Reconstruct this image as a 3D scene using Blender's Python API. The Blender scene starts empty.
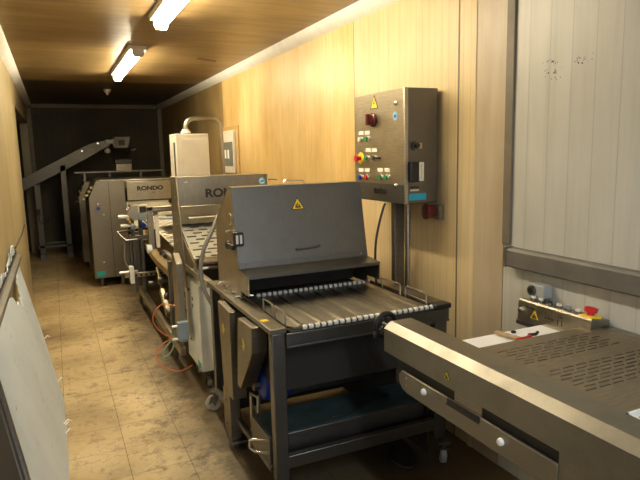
import bpy, bmesh, math, random
from mathutils import Vector, Matrix
random.seed(7)
C = bpy.context.scene.collection
sc = bpy.context.scene

# ------------------------------------------------------------ camera
yaw, pitch, roll = math.radians(24.616), math.radians(8.634), math.radians(1.358)
fwd = Vector((math.sin(yaw)*math.cos(pitch), math.cos(yaw)*math.cos(pitch), -math.sin(pitch)))
rgt = Vector((math.cos(yaw), -math.sin(yaw), 0)); dwn = fwd.cross(rgt)
r2 = rgt*math.cos(roll) + dwn*math.sin(roll); d2 = -rgt*math.sin(roll) + dwn*math.cos(roll)
cam = bpy.data.cameras.new('camera'); co = bpy.data.objects.new('camera', cam); C.objects.link(co)
cam.sensor_width = 36; cam.lens = 573.6/640*36; cam.clip_start = 0.02
m = Matrix((( r2.x, -d2.x, -fwd.x, 0), (r2.y, -d2.y, -fwd.y, 0), (r2.z, -d2.z, -fwd.z, 1.6), (0,0,0,1)))
co.matrix_world = m; sc.camera = co

# ------------------------------------------------------------ world, light, exposure
w = bpy.data.worlds.new('world'); sc.world = w; w.use_nodes = True
w.node_tree.nodes['Background'].inputs[0].default_value = (0.75, 0.85, 1.0, 1)
w.node_tree.nodes['Background'].inputs[1].default_value = 0.3
LAMP_E = 80.0
LAMP_COL = (1.0, 0.85, 0.58)
def area_light(name, loc, rot, sx, sy, power, col):
    l = bpy.data.lights.new(name, 'AREA'); l.shape = 'RECTANGLE'; l.size = sx; l.size_y = sy
    l.energy = power; l.color = col
    o = bpy.data.objects.new(name, l); C.objects.link(o); o.location = loc; o.rotation_euler = rot
    return o
# daylight entering by the open end of the room behind the camera
area_light('doorway_daylight', (1.1, -2.2, 1.5), (math.radians(90), 0, 0), 2.6, 2.1, 16, (0.93, 0.97, 1.0))
# added cool fill light near the ceiling, unseen, with no fixture behind it
area_light('overhead_fill_light', (0.80, -0.7, 2.47), (0, 0, 0), .12, 1.7, 36, (0.93, 0.98, 1.0))
sc.view_settings.view_transform = 'Standard'; sc.view_settings.look = 'None'
sc.view_settings.exposure = 0.35; sc.view_settings.gamma = 1.0

# ------------------------------------------------------------ materials
class NT:
    def __init__(s, name):
        s.m = bpy.data.materials.new(name); s.m.use_nodes = True
        s.t = s.m.node_tree; s.b = s.t.nodes['Principled BSDF']
    def n(s, typ, **kw):
        nd = s.t.nodes.new(typ)
        for k, v in kw.items():
            if isinstance(k, str) and hasattr(nd, k): setattr(nd, k, v)
        return nd
    def l(s, a, b): s.t.links.new(a, b)
    def coord(s, scale=(1,1,1)):
        g = s.n('ShaderNodeNewGeometry'); mp = s.n('ShaderNodeMapping')
        mp.inputs['Scale'].default_value = scale; s.l(g.outputs['Position'], mp.inputs['Vector']); return mp.outputs[0]
    def noise(s, scale=5, detail=4, rough=.55, vec=None, stretch=(1,1,1)):
        nd = s.n('ShaderNodeTexNoise'); nd.inputs['Scale'].default_value = scale
        nd.inputs['Detail'].default_value = detail; nd.inputs['Roughness'].default_value = rough
        s.l(vec or s.coord(stretch), nd.inputs['Vector']); return nd.outputs['Fac']
    def ramp(s, fac, stops):
        r = s.n('ShaderNodeValToRGB'); e = r.color_ramp.elements
        while len(e) < len(stops): e.new(0.5)
        for i, (p, c) in enumerate(stops):
            e[i].position = p; e[i].color = (*c, 1) if len(c) == 3 else c
        s.l(fac, r.inputs[0]); return r.outputs[0]
    def mix(s, fac, a, b, mode='MIX'):
        x = s.n('ShaderNodeMix'); x.data_type = 'RGBA'; x.blend_type = mode
        if isinstance(fac, (int, float)): x.inputs[0].default_value = fac
        else: s.l(fac, x.inputs[0])
        for i, v in ((6, a), (7, b)):
            if isinstance(v, tuple): x.inputs[i].default_value = (*v, 1)
            else: s.l(v, x.inputs[i])
        return x.outputs[2]
    def math(s, op, a, b=0.0, c=0.0):
        x = s.n('ShaderNodeMath'); x.operation = op
        for i, v in enumerate((a, b, c)):
            if isinstance(v, (int, float)): x.inputs[i].default_value = v
            else: s.l(v, x.inputs[i])
        return x.outputs[0]
    def axis(s, i):
        g = s.n('ShaderNodeNewGeometry'); q = s.n('ShaderNodeSeparateXYZ'); s.l(g.outputs['Position'], q.inputs[0]); return q.outputs[i]
    def bump(s, h, strength=.3, dist=.01):
        b = s.n('ShaderNodeBump'); b.inputs['Strength'].default_value = strength; b.inputs['Distance'].default_value = dist
        s.l(h, b.inputs['Height']); s.l(b.outputs[0], s.b.inputs['Normal'])
    def line(s, ax, period, off, width):     # 1 on thin lines repeating along an axis
        v = s.math('SUBTRACT', s.axis(ax), off); v = s.math('DIVIDE', v, period); v = s.math('FRACT', s.math('ADD', v, 100.0))
        return s.math('LESS_THAN', v, width/period)
    def set(s, **kw):
        for k, v in kw.items():
            k = {'base': 'Base Color', 'rough': 'Roughness', 'metal': 'Metallic', 'spec': 'Specular IOR Level'}.get(k, k)
            i = s.b.inputs[k]
            if isinstance(v, tuple) and len(v) == 3: i.default_value = (*v, 1)
            elif isinstance(v, (int, float, tuple)): i.default_value = v
            else: s.l(v, i)
        return s

def plain(name, col, rough=.5, metal=0.0, var=.12, scale=9):
    n = NT(name); f = n.noise(scale)
    n.set(base=n.ramp(f, [(.3, tuple(c*(1-var) for c in col)), (.7, tuple(min(1, c*(1+var)) for c in col))]), rough=rough, metal=metal)
    return n.m
def steel(name, col, rough=.34, stretch=(3, 3, 60), var=.18, grime=.25, grime_col=(.10, .08, .05)):
    n = NT(name)
    f = n.noise(6, 3, .6, stretch=stretch); g = n.noise(3.2, 6, .65)
    base = n.ramp(f, [(.3, tuple(c*(1-var) for c in col)), (.7, tuple(min(1, c*(1+var)) for c in col))])
    gm = n.ramp(g, [(.5, (0,0,0)), (.78, (1,1,1))])
    base = n.mix(n.math('MULTIPLY', gm, grime), base, grime_col)
    r = n.math('ADD', n.math('MULTIPLY', f, .16), rough-.08); r = n.math('ADD', r, n.math('MULTIPLY', gm, .18))
    n.set(base=base, rough=r, metal=1.0)
    n.bump(n.noise(14, 2, .5, stretch=stretch), .03, .001)
    return n.m

M = {}
M['steel'] = steel('brushed_steel', (.50, .47, .41))
M['steel_h'] = steel('brushed_steel_horizontal', (.175, .17, .16), .38, (60, 3, 3), var=.07, grime=.2)
M['steel_shield'] = steel('shield_steel', (.36, .33, .27), .36, (60, 3, 3), grime=.2)
M['steel_cover'] = steel('cover_steel', (.29, .275, .24), .45, (3, 50, 60), .10, grime=.3)
M['steel_column'] = steel('column_steel', (.24, .215, .165), .42)
M['steel_y'] = steel('brushed_steel_lengthwise', (.50, .46, .40), .36, (3, 50, 60))
M['steel_warm'] = steel('warm_steel', (.40, .36, .28), .36)
M['steel_back'] = steel('darkened_back_steel', (.13, .12, .10), .42)  # steel darkened to hold back the fill light on the far conveyor
M['steel_dark'] = steel('dark_steel', (.17, .165, .155), .42)
M['steel_dull'] = steel('dull_steel_plate', (.34, .31, .26), .50, (40, 3, 40), grime=.35)
M['steel_top'] = steel('worn_cover_steel', (.33, .285, .22), .55, (3, 30, 3), .2, .3)
M['chrome'] = plain('polished_metal', (.75, .72, .68), .18, 1.0, .05)
M['black'] = plain('black_plastic', (.012, .012, .013), .4)
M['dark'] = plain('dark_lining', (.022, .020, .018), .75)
M['rubber'] = plain('dark_rubber', (.02, .02, .02), .6)
M['white'] = plain('white_plastic', (.78, .78, .76), .35, var=.05)
M['board_white'] = plain('white_board', (.93, .93, .93), .4, var=.02)
M['caster'] = plain('grey_caster_plastic', (.45, .45, .46), .4)
M['red'] = plain('red_plastic', (.55, .02, .02), .35)
M['dark_red'] = plain('dark_red_plastic', (.10, .012, .009), .35)
M['yellow'] = plain('yellow_plastic', (.85, .60, .03), .4)
M['green'] = plain('green_plastic', (.03, .22, .08), .4)
M['blue'] = plain('blue_paint', (.01, .035, .28), .38)
M['light_blue'] = plain('pale_blue_sticker', (.25, .50, .72), .4)
M['cyan'] = plain('cyan_label', (.02, .40, .58), .4)
M['teal'] = plain('teal_label', (.02, .30, .30), .4)
M['label'] = plain('white_label', (.72, .70, .62), .5, var=.06)
M['ink'] = plain('black_ink', (.015, .014, .013), .5)
M['orange'] = plain('orange_hose', (.55, .15, .06), .4)
M['hose_green'] = plain('grey_green_hose', (.22, .26, .18), .5)
M['hose_grey'] = plain('grey_hose', (.20, .20, .19), .5)
M['cabinet'] = plain('cream_enamel', (.62, .58, .49), .4, var=.05)
M['grey_box'] = plain('pale_grey_enamel', (.78, .84, .86), .4, var=.06)
M['box_grey'] = plain('mid_grey_box', (.34, .36, .36), .4)
M['grey_blue'] = plain('grey_blue_enamel', (.20, .26, .32), .45, var=.08)
M['tray'] = plain('teal_tray_liner', (.035, .060, .065), .5, .0, .3)
M['beige_belt'] = plain('beige_conveyor_belt', (.52, .48, .40), .55, var=.1)
M['plate_grey'] = plain('pale_steel_plate', (.38, .37, .32), .45, .3)
M['brown_belt'] = plain('ochre_conveyor_belt', (.24, .17, .07), .6, var=.2)
M['rail'] = plain('grey_brown_bumper', (.15, .14, .125), .5, .2, .15)
M['trim'] = plain('pale_cornice', (.74, .73, .70), .5, var=.06)
M['trim_back'] = plain('grey_corner_trim', (.38, .35, .28), .5)
M['trim_dark'] = plain('dark_joint_trim', (.115, .09, .065), .55)
M['trim_brown'] = plain('brown_joint_trim', (.15, .125, .09), .55)
M['wood'] = plain('pale_wood', (.55, .38, .20), .6)
M['backboard'] = plain('wood_backboard', (.46, .31, .12), .6)
M['glass_smoke'] = plain('smoked_window', (.20, .20, .17), .15)
M['lamp_body'] = plain('lamp_housing', (.55, .53, .50), .45)
n = NT('torn_white_panel')
s1 = n.noise(2.2, 6, .6); s2 = n.noise(38, 3, .6)
b = n.ramp(s1, [(.3, (.42, .49, .56)), (.75, (.56, .63, .70))])
b = n.mix(n.ramp(s2, [(.70, (0,0,0)), (.76, (1,1,1))]), b, (.09, .06, .04)); n.set(base=b, rough=.45); M['board'] = n.m
n = NT('lamp_diffuser'); n.set(base=(.9, .88, .8), rough=.4); n.b.inputs['Emission Color'].default_value = (*LAMP_COL, 1)
n.b.inputs['Emission Strength'].default_value = LAMP_E; M['lamp'] = n.m

# stained cream insulated panel (far right wall, left wall)
def cream(name, c0, c1, c2, rib, rib_off, seam=None, seam_off=0.0):
    n = NT(name)
    a = n.noise(1.3, 5, .6, stretch=(1, 1.6, .7)); v = n.noise(2.0, 5, .65, stretch=(8, 8, .45))
    b = n.ramp(a, [(.30, c0), (.52, c1), (.72, c2)])
    b = n.mix(n.math('MULTIPLY', n.ramp(v, [(.45, (0,0,0)), (.75, (1,1,1))]), .38), b, tuple(x*.58 for x in c1))
    ln = n.line(1, rib, rib_off, .005)
    b = n.mix(n.math('MULTIPLY', ln, .34), b, tuple(x*.45 for x in c1))
    h = n.math('MULTIPLY', ln, -1.0)
    if seam:
        sm = n.line(1, seam, seam_off, .010); b = n.mix(n.math('MULTIPLY', sm, .75), b, tuple(x*.30 for x in c1))
        h = n.math('SUBTRACT', h, n.math('MULTIPLY', sm, 2.0))
    n.set(base=b, rough=.42); n.bump(h, .35, .003); return n.m
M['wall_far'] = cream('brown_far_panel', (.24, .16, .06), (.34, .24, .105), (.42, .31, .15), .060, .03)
M['wall_pale'] = cream('pale_cream_panel', (.50, .375, .19), (.60, .465, .26), (.65, .53, .34), .060, .03)
M['wall_cream'] = cream('stained_cream_panel', (.46, .28, .09), (.62, .43, .17), (.72, .55, .28), .060, .03, 3.38, 3.60)
M['wall_left'] = cream('stained_left_panel', (.30, .24, .12), (.38, .31, .17), (.44, .37, .22), .34, .1)
M['wall_white'] = cream('white_ribbed_panel', (.44, .435, .39), (.51, .505, .465), (.57, .565, .53), .115, .02)
M['wall_side'] = cream('brownish_panel', (.33, .26, .17), (.42, .34, .235), (.48, .40, .29), .9, .11)
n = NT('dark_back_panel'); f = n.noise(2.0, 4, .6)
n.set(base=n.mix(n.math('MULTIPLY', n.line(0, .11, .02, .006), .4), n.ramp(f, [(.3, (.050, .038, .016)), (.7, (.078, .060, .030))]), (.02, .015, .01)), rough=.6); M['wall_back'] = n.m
# ceiling: stained panels laid across the room
n = NT('stained_ceiling_panel')
a = n.noise(1.4, 6, .65, stretch=(.5, 1.6, 1)); v = n.noise(3.0, 5, .6, stretch=(.6, 7, 1))
b = n.ramp(a, [(.30, (.19, .125, .050)), (.55, (.33, .235, .105)), (.75, (.45, .345, .18))])
b = n.mix(n.math('MULTIPLY', n.ramp(v, [(.45, (0,0,0)), (.7, (1,1,1))]), .35), b, (.20, .11, .035))
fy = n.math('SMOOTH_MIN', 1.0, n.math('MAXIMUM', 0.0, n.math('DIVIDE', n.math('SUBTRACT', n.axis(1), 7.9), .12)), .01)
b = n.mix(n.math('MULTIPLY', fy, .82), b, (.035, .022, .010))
sm = n.line(1, 1.3, .10, .012); fine = n.line(1, .10, .03, .006)
b = n.mix(n.math('MULTIPLY', sm, .7), b, (.08, .04, .015)); b = n.mix(n.math('MULTIPLY', fine, .12), b, (.10, .06, .02))
n.set(base=b, rough=n.math('ADD', .24, n.math('MULTIPLY', v, .2))); n.bump(n.math('MULTIPLY', n.math('ADD', sm, fine), -1.0), .25, .002); M['ceiling'] = n.m
# floor: worn stained tiles
n = NT('stained_tile_floor')
a = n.noise(1.5, 7, .68); bb = n.noise(6, 8, .78); cc = n.noise(17, 8, .85)
b = n.ramp(a, [(.32, (.20, .135, .065)), (.48, (.50, .38, .195)), (.64, (.66, .525, .30))])
b = n.mix(n.ramp(bb, [(.50, (0,0,0)), (.62, (.75, .75, .75))]), b, (.24, .16, .075))
b = n.mix(n.ramp(cc, [(.56, (0,0,0)), (.62, (.85, .85, .85))]), b, (.10, .062, .03))
# grime along the machines, with their shade painted into the same dark floor band
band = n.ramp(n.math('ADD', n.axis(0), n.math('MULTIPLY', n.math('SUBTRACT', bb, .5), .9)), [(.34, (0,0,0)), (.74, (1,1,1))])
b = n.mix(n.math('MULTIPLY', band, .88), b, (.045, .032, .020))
def brick(n, sx, sy, ox, oy):
    g = n.n('ShaderNodeNewGeometry'); mp = n.n('ShaderNodeMapping'); mp.inputs['Location'].default_value = (ox, oy, 0)
    n.l(g.outputs['Position'], mp.inputs[0]); t = n.n('ShaderNodeTexBrick'); n.l(mp.outputs[0], t.inputs['Vector'])
    t.offset = 0.0; t.inputs['Scale'].default_value = 1; t.inputs['Brick Width'].default_value = sx; t.inputs['Row Height'].default_value = sy
    t.inputs['Mortar Size'].default_value = .0022; t.inputs['Mortar Smooth'].default_value = .3
    t.inputs['Color1'].default_value = (.84, .84, .84, 1); t.inputs['Color2'].default_value = (1.0, 1.0, 1.0, 1); return t
t = brick(n, .30, .30, -.235+3, -3.48+6)
b = n.mix(.55, b, t.outputs['Color'], 'MULTIPLY')
b = n.mix(n.math('MULTIPLY', t.outputs['Fac'], n.math('MULTIPLY', bb, .7)), b, (.07, .045, .02))
n.set(base=b, rough=n.math('ADD', .42, n.math('MULTIPLY', bb, .25))); n.bump(n.math('ADD', cc, n.math('MULTIPLY', t.outputs['Fac'], -2.0)), .25, .003); M['floor'] = n.m

# ------------------------------------------------------------ mesh helpers
class MB:
    def __init__(s): s.v = []; s.f = []
    def add(s, vs, fs):
        o = len(s.v); s.v += [Vector(v) for v in vs]; s.f += [[i+o for i in f] for f in fs]; return s
    def box(s, x0, x1, y0, y1, z0, z1):
        vs = [(x, y, z) for z in (z0, z1) for y in (y0, y1) for x in (x0, x1)]
        return s.add(vs, [(0,2,3,1), (4,5,7,6), (0,1,5,4), (2,6,7,3), (0,4,6,2), (1,3,7,5)])
    def obox(s, c, h, R):
        c = Vector(c); vs = [c + R @ Vector((sx*h[0], sy*h[1], sz*h[2])) for sz in (-1,1) for sy in (-1,1) for sx in (-1,1)]
        return s.add(vs, [(0,2,3,1), (4,5,7,6), (0,1,5,4), (2,6,7,3), (0,4,6,2), (1,3,7,5)])
    def prism(s, pts, ax, a, b):
        def P(p, t): return {'X': (t, p[0], p[1]), 'Y': (p[0], t, p[1]), 'Z': (p[0], p[1], t)}[ax]
        n = len(pts); vs = [P(p, a) for p in pts] + [P(p, b) for p in pts]
        return s.add(vs, [list(range(n)), list(range(2*n-1, n-1, -1))] + [(i, (i+1)%n, n+(i+1)%n, n+i) for i in range(n)])
    def slab(s, quad, t):      # planar polygon given in space, thickened by t along its normal
        q = [Vector(p) for p in quad]; nn = (q[1]-q[0]).cross(q[2]-q[0]).normalized()*t; n = len(q)
        return s.add(q + [p+nn for p in q], [list(range(n-1, -1, -1)), list(range(n, 2*n))] + [(i, (i+1)%n, n+(i+1)%n, n+i) for i in range(n)])
    def cyl(s, p0, p1, r0, r1=None, n=20):
        return s.lathe(p0, p1, [(0, r0), (1, r0 if r1 is None else r1)], n)
    def lathe(s, p0, p1, prof, n=20):
        p0 = Vector(p0); d = Vector(p1)-p0; z = d.normalized(); x = z.orthogonal().normalized(); y = z.cross(x)
        vs = []; fs = []
        for t, r in prof:
            for k in range(n):
                a = 2*math.pi*k/n; vs.append(p0 + d*t + (x*math.cos(a)+y*math.sin(a))*max(r, 1e-5))
        for j in range(len(prof)-1):
            for k in range(n): fs.append((j*n+k, j*n+(k+1)%n, (j+1)*n+(k+1)%n, (j+1)*n+k))
        fs.append(list(range(n-1, -1, -1))); fs.append([(len(prof)-1)*n+k for k in range(n)])
        return s.add(vs, fs)
    def tube(s, pts, r, n=10, closed=False, smooth=0):
        pts = [Vector(p) for p in pts]
        for _ in range(smooth):
            q = [pts[0]] if not closed else []
            rng = range(len(pts) if closed else len(pts)-1)
            for i in rng:
                a, b = pts[i], pts[(i+1)%len(pts)]; q += [a*.75+b*.25, a*.25+b*.75]
            if not closed: q.append(pts[-1])
            pts = q
        N = len(pts); vs = []; fs = []; up = None
        for i, p in enumerate(pts):
            a = pts[(i-1)%N] if (closed or i > 0) else p; b = pts[(i+1)%N] if (closed or i < N-1) else p
            t = (b-a).normalized()
            if up is None: up = t.orthogonal().normalized()
            up = (up - t*up.dot(t)).normalized(); y = t.cross(up)
            for k in range(n):
                g = 2*math.pi*k/n; vs.append(p + (up*math.cos(g)+y*math.sin(g))*r)
        for i in range(N if closed else N-1):
            j = (i+1)%N
            for k in range(n): fs.append((i*n+k, i*n+(k+1)%n, j*n+(k+1)%n, j*n+k))
        if not closed: fs += [list(range(n-1, -1, -1)), [(N-1)*n+k for k in range(n)]]
        return s.add(vs, fs)
    def torus(s, c, axis, R, r, n=28, m=10, a0=0, a1=2*math.pi):
        c = Vector(c); z = Vector(axis).normalized(); x = z.orthogonal().normalized(); y = z.cross(x)
        full = abs(a1-a0-2*math.pi) < 1e-6; K = n if full else n+1
        return s.tube([c + (x*math.cos(a0+(a1-a0)*k/n)+y*math.sin(a0+(a1-a0)*k/n))*R for k in range(K)], r, m, closed=full)
    def build(s, name, mat, parent=None, bevel=0.0, origin=None):
        org = Vector(origin) if origin is not None else (abs_loc(parent) if parent else Vector())
        me = bpy.data.meshes.new(name); me.from_pydata([v-org for v in s.v], [], s.f); me.update()
        bm = bmesh.new(); bm.from_mesh(me); bmesh.ops.recalc_face_normals(bm, faces=bm.faces); bm.to_mesh(me); bm.free()
        me.shade_smooth(); me.set_sharp_from_angle(angle=math.radians(32))
        me.materials.append(M[mat] if isinstance(mat, str) else mat)
        o = bpy.data.objects.new(name, me); C.objects.link(o); ORG[o.name] = org
        if parent: o.parent = parent; o.location = org-abs_loc(parent)
        else: o.location = org
        if bevel:
            b = o.modifiers.new('bevel', 'BEVEL'); b.width = bevel; b.segments = 2; b.limit_method = 'ANGLE'; b.angle_limit = math.radians(40)
        return o
ORG = {}
def abs_loc(o): return ORG[o.name]
def thing(name, label, cat, loc=(0,0,0), group=None):
    o = bpy.data.objects.new(name, None); o.empty_display_size = .1; C.objects.link(o)
    o.location = loc; ORG[o.name] = Vector(loc); return tag(o, label, cat, group)
def tag(o, label, cat, group=None):
    o['label'] = label; o['category'] = cat
    if group: o['group'] = group
    return o
def struct(o): o['kind'] = 'structure'; return o
def lab(o, t): o['label'] = t; return o
def text(s, name, parent, pos, u, v, size, mat='ink', bold=0.0, xs=1.0):
    cu = bpy.data.curves.new(name, 'FONT'); cu.body = s; cu.size = size; cu.align_x = 'CENTER'; cu.align_y = 'CENTER'
    cu.extrude = .0006; cu.offset = bold; cu.materials.append(M[mat])
    tmp = bpy.data.objects.new('tmp', cu); C.objects.link(tmp); bpy.context.view_layer.update()
    me = bpy.data.meshes.new_from_object(tmp.evaluated_get(bpy.context.evaluated_depsgraph_get())); bpy.data.objects.remove(tmp)
    o = bpy.data.objects.new(name, me); C.objects.link(o); o.parent = parent
    u = Vector(u).normalized(); v = Vector(v).normalized(); w_ = u.cross(v); p = Vector(pos)+w_*.0012-abs_loc(parent)
    o.matrix_local = Matrix(((u.x*xs, v.x, w_.x, p.x), (u.y*xs, v.y, w_.y, p.y), (u.z*xs, v.z, w_.z, p.z), (0,0,0,1)))
    ORG[o.name] = Vector(pos); return o
def decal(parent, pos, u, v, pts, t=.0015):  # flat plate from 2-D outline on a surface
    u = Vector(u).normalized(); v = Vector(v).normalized(); p = Vector(pos)
    return MB().slab([p + u*a + v*b for a, b in pts], t)
def rect(w_, h): return [(-w_/2, -h/2), (w_/2, -h/2), (w_/2, h/2), (-w_/2, h/2)]
def warn_sign(parent, pos, u, v, s, kind='bolt', name='warning_sign', flat=False):
    tri = lambda k, y0=0: [(-.5*k*s, -.29*k*s+y0), (.5*k*s, -.29*k*s+y0), (0, .58*k*s+y0)]
    w_ = Vector(u).normalized().cross(Vector(v).normalized())
    o = lab(decal(parent, pos, u, v, tri(1)).build(name, 'ink', parent), 'black-bordered yellow warning triangle')
    if flat: par_ = o; o = parent
    decal(parent, Vector(pos)+w_*.0015, u, v, tri(.82), .0008).build('yellow_field', 'yellow', o)
    p2 = Vector(pos)+w_*.0023
    if kind == 'bolt':
        pts = [(.03, .30), (-.10, .02), (.0, .02), (-.06, -.20), (.10, .09), (.01, .09), (.09, .30)]
        decal(parent, p2, u, v, [(a*s, b*s) for a, b in pts], .0006).build('symbol', 'ink', o)
    else:
        mb = decal(parent, p2, u, v, [(a*s, b*s) for a, b in [(-.22, -.18), (.24, -.18), (.22, -.08), (-.20, -.06)]], .0006)
        for a, b, c, d in ((-.18, -.06, -.08, .10), (-.04, -.06, .04, .20), (.08, -.06, .17, .06)):
            q = decal(parent, p2, u, v, [(a*s, b*s), (c*s, b*s), (c*s, d*s), (a*s, d*s)], .0006); mb.add(q.v, q.f)
        mb.build('symbol', 'ink', o)
    return o
def caster(parent, x, y, top, r=.045, ang=0.0):
    rot = lambda mb: (setattr(mb, 'v', [Vector((x, y, 0)) + Matrix.Rotation(math.radians(ang), 3, 'Z') @ (v-Vector((x, y, 0))) for v in mb.v]), mb)[1]
    f = MB().box(x-.03, x+.03, y-.03, y+.03, top-.012, top).cyl((x, y, top-.012), (x, y, top-.035), .018)
    f.prism([(y-.026, top-.035), (y+.026, top-.035), (y+.030+.012, r), (y-.002, r-.012)], 'X', x-.026, x-.021)
    f.prism([(y-.026, top-.035), (y+.026, top-.035), (y+.030+.012, r), (y-.002, r-.012)], 'X', x+.021, x+.026)
    f.box(x-.026, x+.026, y-.026, y+.026, top-.042, top-.034)
    o = rot(f).build('caster', 'steel_dark', parent)
    w_ = MB().lathe((x-.017, y+.018, r), (x+.017, y+.018, r), [(0, r*.75), (.12, r), (.88, r), (1, r*.75)], 28)
    rot(w_).build('wheel', 'caster', o, .002)
    rot(MB().cyl((x-.028, y+.018, r), (x+.028, y+.018, r), .010)).build('axle', 'chrome', o)
    return o

# ------------------------------------------------------------ setting
XL, XR, YB, YN, H = -.33, 1.94, 11.36, -2.4, 2.556
struct(MB().box(XL-1.2, XR+.12, YN, YB+.1, -.08, 0).build('floor', 'floor'))
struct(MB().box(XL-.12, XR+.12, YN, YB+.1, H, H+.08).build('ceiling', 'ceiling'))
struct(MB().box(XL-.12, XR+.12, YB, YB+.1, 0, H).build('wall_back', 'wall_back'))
struct(MB().box(XR, XR+.12, 3.60, 6.98, 0, H).build('wall_right', 'wall_cream'))
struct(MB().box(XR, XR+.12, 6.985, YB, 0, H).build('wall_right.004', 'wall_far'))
struct(MB().box(XR, XR+.12, 2.35, 3.598, 0, H).build('wall_right.003', 'wall_pale'))
o = struct(MB().box(XR-.004, XR+.12, 2.11, 2.35, 0, H).build('wall_right.001', 'wall_side'))
struct(MB().box(XR, XR+.12, YN, 2.11, 0, H).build('wall_right.002', 'wall_white'))
struct(MB().box(XL-.12, XL, YN, 2.1, 0, H).build('wall_left.001', 'wall_white'))
struct(MB().box(XL-.12, XL, 2.1, 7.35, 0, H).box(XL-.12, XL, 7.35, 11.0, 2.2, H).box(XL-.12, XL, 11.0, YB, 0, H).build('wall_left', 'wall_left'))
struct(MB().box(-.98, -.92, 6.9, 11.3, 0, 2.25).box(-.92, XL-.12, 6.9, 7.0, 0, 2.25).box(-.92, XL-.12, 11.2, 11.3, 0, 2.25).box(-.98, XL-.12, 6.9, 11.3, 2.2, 2.28).build('wall_alcove', 'wall_back'))
# coves and corner strips
def cove(x, sx): return [(x, H-.075), (x, H), (x+sx*.075, H), (x+sx*.06, H-.028), (x+sx*.028, H-.06)]
struct(MB().prism(cove(XR, -1), 'Y', YN, YB).build('trim_1', 'trim'))
struct(MB().prism(cove(XL, 1), 'Y', YN, YB).build('trim_2', 'trim'))
struct(MB().prism([(YB, H-.06), (YB, H), (YB-.06, H), (YB-.02, H-.035)], 'X', XL+.07, XR-.07).build('trim_3', 'trim_back'))
struct(MB().prism([(XR, YB), (XR-.06, YB), (XR, YB-.06)], 'Z', 0, H-.07).build('trim_4', 'trim_back'))
struct(MB().prism([(XL, YB), (XL+.06, YB), (XL, YB-.06)], 'Z', 0, H-.07).build('trim_5', 'trim_back'))
struct(MB().prism([(XR, 2.060), (XR-.012, 2.063), (XR-.012, 2.11), (XR-.004, 2.112)], 'Z', 1.15, H-.07).build('shaded_gap_strip', 'trim_brown'))  # strip coloured dark for the shaded gap between the wall panels
struct(MB().prism([(XR-.001, 2.318), (XR-.008, 2.325), (XR-.008, 2.350), (XR-.001, 2.358)], 'Z', 0, H-.07).build('trim_7', 'wall_pale'))
struct(MB().box(XR-.002, XR, 2.462, 2.472, 0, H-.07).build('trim_8', 'trim_brown'))
# flaked paint marks on the white wall
mk = MB()
for i in range(46):
    cy, cz = random.choice(((1.86, 1.955), (1.70, 1.94), (1.845, 1.90)))
    y = cy + random.gauss(0, .022); z = cz + random.gauss(0, .016); s_ = random.uniform(.002, .006)
    mk.prism([(y-s_, z), (y, z-s_*.6), (y+s_*.8, z+s_*.3), (y, z+s_*.9)], 'X', XR-.0008, XR)
struct(mk.build('trim_10', 'trim_dark'))

# ------------------------------------------------------------ ceiling lamps
def lamp(label, y0, y1):
    x = .757
    t = thing('ceiling_lamp', label, 'ceiling light', (x, (y0+y1)/2, H), 'tube lamps on the ceiling')
    MB().prism([(x-.078, H), (x+.078, H), (x+.070, H-.032), (x-.070, H-.032)], 'Y', y0, y1).build('housing', 'lamp_body', t)
    pr = [(x-.038, H-.035)] + [(x-.040*math.cos(a), H-.045-.045*math.sin(a)) for a in [math.pi*k/10 for k in range(11)]] + [(x+.038, H-.035)]
    MB().prism(pr, 'Y', y0+.03, y1-.03).build('diffuser', 'lamp', t)
    for yy in (y0, y1-.03):
        MB().prism([(x-.050, H-.034), (x+.050, H-.034), (x+.050, H-.065), (x+.034, H-.093), (x-.034, H-.093), (x-.050, H-.065)], 'Y', yy, yy+.03).build('end_cap', 'lamp_body', t)
    return t
lamp('long lit tube lamp nearest the camera, cut by the top edge of the photo', 2.47, 4.22)
lamp('long lit tube lamp further back, above the dark end of the room', 5.35, 7.1)
t = thing('smoke_detector', 'small round detector on the dark ceiling behind the rear lamp', 'smoke detector', (.785, 8.8, H))
MB().lathe((.785, 8.8, H), (.785, 8.8, H-.05), [(0, .05), (.5, .05), (.8, .035), (1, .03)]).build('detector_body', 'trim', t)
MB().lathe((.785, 8.8, H-.05), (.785, 8.8, H-.075), [(0, .018), (1, .012)], 12).build('sensor_head', 'white', t)
tag(MB().slab([(1.38, 5.9, H-.0015), (1.62, 6.02, H-.0015), (1.60, 5.92, H-.0015), (1.40, 5.80, H-.0015)], .0012).build('ceiling_patch', 'trim_dark'),
    'narrow brown patch strip on the ceiling near the right cornice', 'patch')

# ------------------------------------------------------------ wall fittings
t = thing('fuse_box', 'tall fuse box with clear cover on a wooden backboard, far right wall', 'fuse box', (XR, 6.7, 1.6))
MB().box(XR-.015, XR, 6.36, 7.02, 1.33, 1.93).build('backboard', 'backboard', t)
MB().box(XR-.050, XR-.015, 6.45, 6.92, 1.39, 1.88).build('box_body', 'cabinet', t, .006)
MB().box(XR-.058, XR-.050, 6.47, 6.90, 1.47, 1.75).build('cover_window', 'glass_smoke', t, .003)
for k in range(2): MB().box(XR-.062, XR-.058, 6.6+k*.12, 6.66+k*.12, 1.56, 1.66).build('breaker', 'white', t)
t = thing('wall_plug_socket', 'dark red round industrial socket on the cream wall below the control cabinet', 'socket', (XR, 2.62, 1.26))
MB().box(XR-.035, XR, 2.575, 2.655, 1.222, 1.300).build('back_plate', 'trim_brown', t, .004)
MB().lathe((XR-.035, 2.62, 1.262), (XR-.085, 2.625, 1.266), [(0, .030), (.3, .036), (.75, .040), (1, .043)], 24).build('socket_body', 'dark_red', t)
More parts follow.
